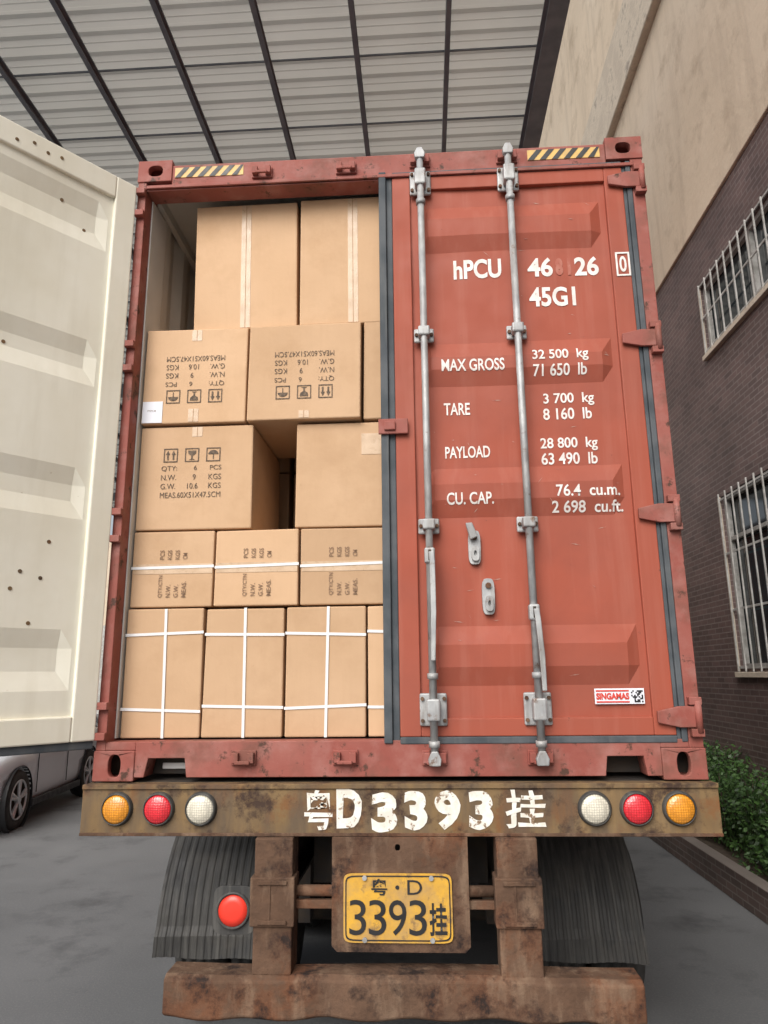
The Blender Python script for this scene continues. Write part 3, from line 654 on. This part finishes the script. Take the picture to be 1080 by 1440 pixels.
# ------------------------------------------------------------------ factory building on the right
B=empty('factory_building',(0,0,0)); XW=4.65; ZS=6.87
wins=[(2.4,4.85,1.83,3.68),(2.4,4.72,5.35,6.15),(7.5,9.9,1.83,3.68),(7.5,9.75,5.35,6.15),(-2.6,-.2,1.83,3.68),(-2.6,-.2,5.35,6.15),(12.5,14.9,1.83,3.68),(12.5,14.9,5.35,6.15)]
pan=[]; Y0,Y1=-7,30
prev=Y0
for a,b in ((-2.6,-.2),(2.4,4.85),(7.5,9.9),(12.5,14.9)):
    pan.append((prev,a,0,ZS)); pan+=[(a,b,0,1.83),(a,b,3.68,5.35),(a,b,6.15,ZS)]; prev=b
pan.append((prev,Y1,0,ZS)); pan.append((4.72,4.85,5.35,6.15)); pan.append((9.75,9.9,5.35,6.15))
boxes('tiled_wall',[(XW,XW+.25,a,b,c,d) for a,b,c,d in pan],'wintile',B,0)
box('plaster_wall',XW-.03,XW+.25,Y0,Y1,ZS+.001,10.35,'plaster',B,.01)
box('eave_band',XW-.14,XW+.25,Y0,Y1,10.351,11.55,'concrete',B,.02)
box('third_storey_wall',XW-.06,XW+.25,Y0,Y1,11.551,18.0,'plaster',B,.02)
box('core_block',XW+.9,9,Y0,Y1,0,17.8,'black',B,0)
box('roof_slab',XW+.251,9,Y0,Y1,17.81,18.0,'concrete',B,0)
box('far_end_wall',XW+.251,XW+.9,Y1-.2,Y1,0,17.8,'wintile',B,0); box('near_end_wall',XW+.251,9,Y0-.2,Y0,0,17.8,'wintile',B,0)
for i,(a,b,c,d) in enumerate(wins):
    w=b-a; fr=[(XW+.03,XW+.08,a,b,c,c+.05),(XW+.03,XW+.08,a,b,d-.05,d),(XW+.03,XW+.08,a,a+.05,c+.05,d-.05),(XW+.03,XW+.08,b-.05,b,c+.05,d-.05),
         (XW+.03,XW+.08,a+w/2-.025,a+w/2+.025,c+.05,d-.05)]
    if d-c>1.5: fr.append((XW+.035,XW+.075,a+.05,b-.05,d-.5,d-.46))
    boxes('window_frame_%d'%i,fr,'winframe',B,0)
    box('window_glass_%d'%i,XW+.09,XW+.10,a,b,c,d,'glass',B,0)
    bars=[]; n=int(w/.17)
    for k in range(n+1):
        yy=a+.01+k*(w-.03)/n; bars.append((XW-.035,XW-.021,yy,yy+.014,c-.03,d+.03))
    for z in np.arange(c,d+.05,.60 if d-c>1.5 else .40): bars.append((XW-.02,XW-.008,a-.03,b+.03,z,z+.022))
    boxes('window_bars_%d'%i,bars,'winframe',B,0)
    box('window_sill_%d'%i,XW-.05,XW+.02,a-.05,b+.05,c-.09,c-.035,'concrete',B,.005)
    box('window_surround_%d'%i,XW-.012,XW-.001,b+.0,b+.06,c-.03,d,'concrete',B,0)
P_=empty('planter_wall',(0,0,0))
box('planter_kerb',3.80,3.92,-1,26,0,.24,'plantertile',P_,.006); box('planter_end',3.92,XW,-1,-.9,0,.24,'plantertile',P_,.006)
box('planter_soil',3.92,XW,-.9,26,0,.19,'soil',P_,0)
def hedge(name,x0,x1,y0,y1,z0,z1,n):
    V=np.zeros((n*4,3)); 
    c=np.stack([rng.uniform(x0,x1,n),rng.uniform(y0,y1,n),rng.uniform(z0,z1,n)],1)
    top=z1-.10+.12*np.sin(c[:,1]*2.1)*np.sin(c[:,1]*.7+1)+.05*np.sin(c[:,1]*9+c[:,0]*7)
    c[:,2]=z0+(c[:,2]-z0)/(z1-z0)*(top-z0)
    c[:,0]=c[:,0]+.06*np.sin(c[:,1]*3+c[:,2]*5)
    for i in range(n):
        a=Vector(rng.normal(size=3)).normalized(); b=a.orthogonal().normalized(); s=rng.uniform(.016,.034)
        p=Vector(c[i]); V[4*i]=p-a*s; V[4*i+1]=p+b*s*.55; V[4*i+2]=p+a*s; V[4*i+3]=p-b*s*.55
    me=bpy.data.meshes.new(name); F=[(4*i,4*i+1,4*i+2,4*i+3) for i in range(n)]
    me.from_pydata(V.tolist(),[],F); return obj(name,me,'leaf')
h=hedge('hedge',4.0,4.6,2.8,12,.2,1.02,26000)
V=[];F=[]
for i in range(60):
    y=2.9+i*.15; x=4.25+random.uniform(-.15,.15)
    v,f=cylm((x,y,.18),(x+random.uniform(-.1,.1),y+random.uniform(-.1,.1),.85),.012,6,.004); n=len(V); V+=v; F+=[tuple(i+n for i in q) for q in f]
obj('stems',mesh(V,F),'soil',h)
K=empty('warehouse_building',(0,0,0))
box('back_wall',-30,12,34,34.4,0,9,'plaster',K)
boxes('back_shutters',[(-20,-15,33.95,34,0,4.5),(-10,-5,33.95,34,0,4.5),(0,4,33.95,34,0,4.5)],'winframe',K)

# ------------------------------------------------------------------ parked car
A=empty('parked_car',(-4.78,7.32,0)); 
A.rotation_euler=(0,0,math.atan2(.34,2.6))
sec=[(-2.20,.62,.30,.62),(-2.12,.78,.24,.74),(-1.9,.86,.22,.86),(-1.35,.90,.22,.96),(-.75,.91,.22,1.00),(.3,.91,.22,1.02),(1.3,.91,.24,1.05),(1.9,.88,.28,1.05),(2.15,.80,.36,1.00),(2.25,.70,.45,.88)]
V=[];F=[];ring=14
for (y,w,zb,zt) in sec:
    hh=zt-zb
    half=[(w*.80,zb),(w*.94,zb+.04),(w*.985,zb+hh*.25),(w*.975,zb+hh*.5),(w*1.0,zb+hh*.72),(w*.95,zb+hh*.93),(w*.86,zb+hh)]
    loop=[(x,z) for x,z in half]+[(-x,z) for x,z in half[::-1]]
    V+=[(x,y,z) for x,z in loop]
for j in range(len(sec)-1):
    for i in range(ring):
        k=(i+1)%ring; F.append((j*ring+i,j*ring+k,(j+1)*ring+k,(j+1)*ring+i))
F.append(tuple(range(ring))); F.append(tuple(range((len(sec)-1)*ring,len(sec)*ring)))
body=obj('body',mesh(V,F),'carpaint',A)
ss=body.modifiers.new('s','SUBSURF'); ss.levels=2; ss.render_levels=2
cut=[]
for yy in(-1.32,1.32):
    o=cyl('arch_cutter',(-1.2,yy,.35),(1.2,yy,.35),.395,'black',A,40); cut.append(o)
for o in cut:
    bo=body.modifiers.new('bo','BOOLEAN'); bo.object=o; bo.solver='EXACT'
dg=bpy.context.evaluated_depsgraph_get(); me=bpy.data.meshes.new_from_object(body.evaluated_get(dg)); body.modifiers.clear(); body.data=me
for p in me.polygons: p.use_smooth=True
for o in cut: bpy.data.objects.remove(o)
gs=[(-1.15,.74,.98,1.00),(-.35,.68,1.0,1.48),(.4,.66,1.0,1.55),(1.3,.65,1.02,1.52),(2.0,.66,1.02,1.10)]
V=[];F=[]
for (y,w,zb,zt) in gs:
    q=zt-.06 if zt>1.2 else zt
    V+=[(w*1.18,y,zb-.03),(w,y,q),(w*.85,y,zt),(-w*.85,y,zt),(-w,y,q),(-w*1.18,y,zb-.03)]
for j in range(len(gs)-1):
    for i in range(5): F.append((j*6+i,j*6+i+1,(j+1)*6+i+1,(j+1)*6+i))
obj('windows',mesh(V,F),'glass',A,smooth=True)
V=[];F=[]
for (y,w,zt) in((-.38,.58,1.487),(.0,.62,1.54),(.4,.63,1.565),(1.3,.62,1.535),(1.42,.60,1.49)):
    V+=[(w,y,zt-.03),(w*.85,y,zt),(-w*.85,y,zt),(-w,y,zt-.03)]
for j in range(4):
    for i in range(3): F.append((j*4+i,j*4+i+1,(j+1)*4+i+1,(j+1)*4+i))
obj('roof_skin',mesh(V,F),'carpaint',A,smooth=True).modifiers.new('s','SOLIDIFY').thickness=.03
for sx in(-1,1):
    for k,(y0,z0,y1,z1) in enumerate(((-1.15,1.0,-.36,1.47),(.42,1.0,.45,1.53),(1.95,1.04,1.35,1.5))):
        cyl('pillar_%d_%d'%(k,sx),(sx*.83,y0,z0),(sx*.66,y1,z1),.028,'carpaint' if k!=1 else 'black',A,8)
    for k,yy in enumerate((-.80,.28,1.05)):
        boxes('door_seam_%d_%d'%(k,sx),[(sx*.905-.006,sx*.905+.004,yy,yy+.008,.36,.92)],'black',A,0)
    for k,yy in enumerate((.08,.92)): boxes('door_handle_%d_%d'%(k,sx),[(sx*.915-.012,sx*.915+.012,yy-.16,yy,.80,.825)],'alloy',A,.006)
    boxes('sill_trim_%d'%sx,[(sx*.88-.03,sx*.88+.03,-.90,.90,.20,.29)],'black',A,.01)
    box('mirror_%d'%sx,sx*.97-.09,sx*.97+.09,-.78,-.66,.99,1.10,'carpaint',A,.03)
    box('headlight_%d'%sx,sx*.66-.12,sx*.66+.12,-2.14,-2.0,.66,.76,'clear',A,.03)
    box('tail_light_%d'%sx,sx*.70-.12,sx*.70+.12,2.08,2.24,.80,.95,'redl',A,.03)
    for yy in(-1.32,1.32):
        xo=sx*.80
        lathe('tyre_%d_%d'%(sx,yy*10),[(.21,-.09),(.28,-.11),(.33,-.10),(.35,-.06),(.35,.06),(.33,.10),(.28,.11),(.21,.09)],(xo,yy,.35),'rubber',A,36,'x')
        lathe('rim_barrel_%d_%d'%(sx,yy*10),[(.235,sx*.10),(.225,sx*.085),(.215,0),(.001,0)],(xo,yy,.35),'dark',A,36,'x')
        lathe('rim_lip_%d_%d'%(sx,yy*10),[(.236,sx*.098),(.234,sx*.108),(.222,sx*.108),(.218,sx*.085)],(xo,yy,.35),'alloy',A,36,'x')
        sp=[]
        for q in range(5):
            t=2*math.pi*q/5+.3
            for dt in(-.13,.13):
                p0=(xo+sx*.095,yy+.045*math.cos(t),.35+.045*math.sin(t)); p1=(xo+sx*.095,yy+.225*math.cos(t+dt),.35+.225*math.sin(t+dt))
                sp.append(cylm(p0,p1,.020,6))
        V=[];F=[]
        for v,f in sp+[cylm((xo+sx*.07,yy,.35),(xo+sx*.115,yy,.35),.05,16)]:
            n=len(V); V+=v; F+=[tuple(i+n for i in qq) for qq in f]
        obj('rim_spokes_%d_%d'%(sx,yy*10),mesh(V,F),'alloy',A)
        lathe('arch_trim_%d_%d'%(sx,yy*10),[(.395,sx*.02),(.395,sx*.09)],(sx*.82,yy,.35),'black',A,36,'x')
box('grille',-.45,.45,-2.24,-2.15,.42,.60,'black',A,.02)

# ------------------------------------------------------------------ camera
f,yaw,pitch,roll,cx,cy,cz=999.79097,-0.05513,0.22496,-0.0111,1.35853,-2.97356,0.40844
fw=Vector((math.sin(yaw)*math.cos(pitch),math.cos(yaw)*math.cos(pitch),math.sin(pitch)))
r=Vector((math.cos(yaw),-math.sin(yaw),0)); u=r.cross(fw)
c_,s_=math.cos(roll),math.sin(roll); r2=c_*r+s_*u; u2=-s_*r+c_*u
cd=bpy.data.cameras.new('camera'); cam=bpy.data.objects.new('camera',cd); COL.objects.link(cam)
cd.sensor_fit='VERTICAL'; cd.sensor_height=24; cd.lens=24*f/1440; cd.clip_end=600; cd.clip_start=.05
mw=Matrix(((r2.x,u2.x,-fw.x,cx),(r2.y,u2.y,-fw.y,cy),(r2.z,u2.z,-fw.z,cz+ZB),(0,0,0,1))); cam.matrix_world=mw
scene.camera=cam
# ------------------------------------------------------------------ light
w=bpy.data.worlds.new('World'); scene.world=w; w.use_nodes=True; nt=w.node_tree; bg=nt.nodes['Background']
sky=nt.nodes.new('ShaderNodeTexSky'); sky.sky_type='NISHITA'; sky.sun_disc=False
EL,AZ=math.radians(40),math.radians(200)
sky.sun_elevation=EL; sky.sun_rotation=AZ; sky.dust_density=4; sky.air_density=1.0; sky.ozone_density=.6
hs=nt.nodes.new('ShaderNodeHueSaturation'); hs.inputs['Saturation'].default_value=.4
nt.links.new(sky.outputs[0],hs.inputs['Color']); nt.links.new(hs.outputs[0],bg.inputs[0]); bg.inputs[1].default_value=.15
sd=bpy.data.lights.new('sun','SUN'); sd.energy=2.45; sd.angle=math.radians(45); sd.color=(1,.965,.92)
so=bpy.data.objects.new('sun',sd); COL.objects.link(so)
d=Vector((math.sin(AZ)*math.cos(EL),math.cos(AZ)*math.cos(EL),math.sin(EL)))
so.rotation_euler=d.to_track_quat('Z','Y').to_euler()
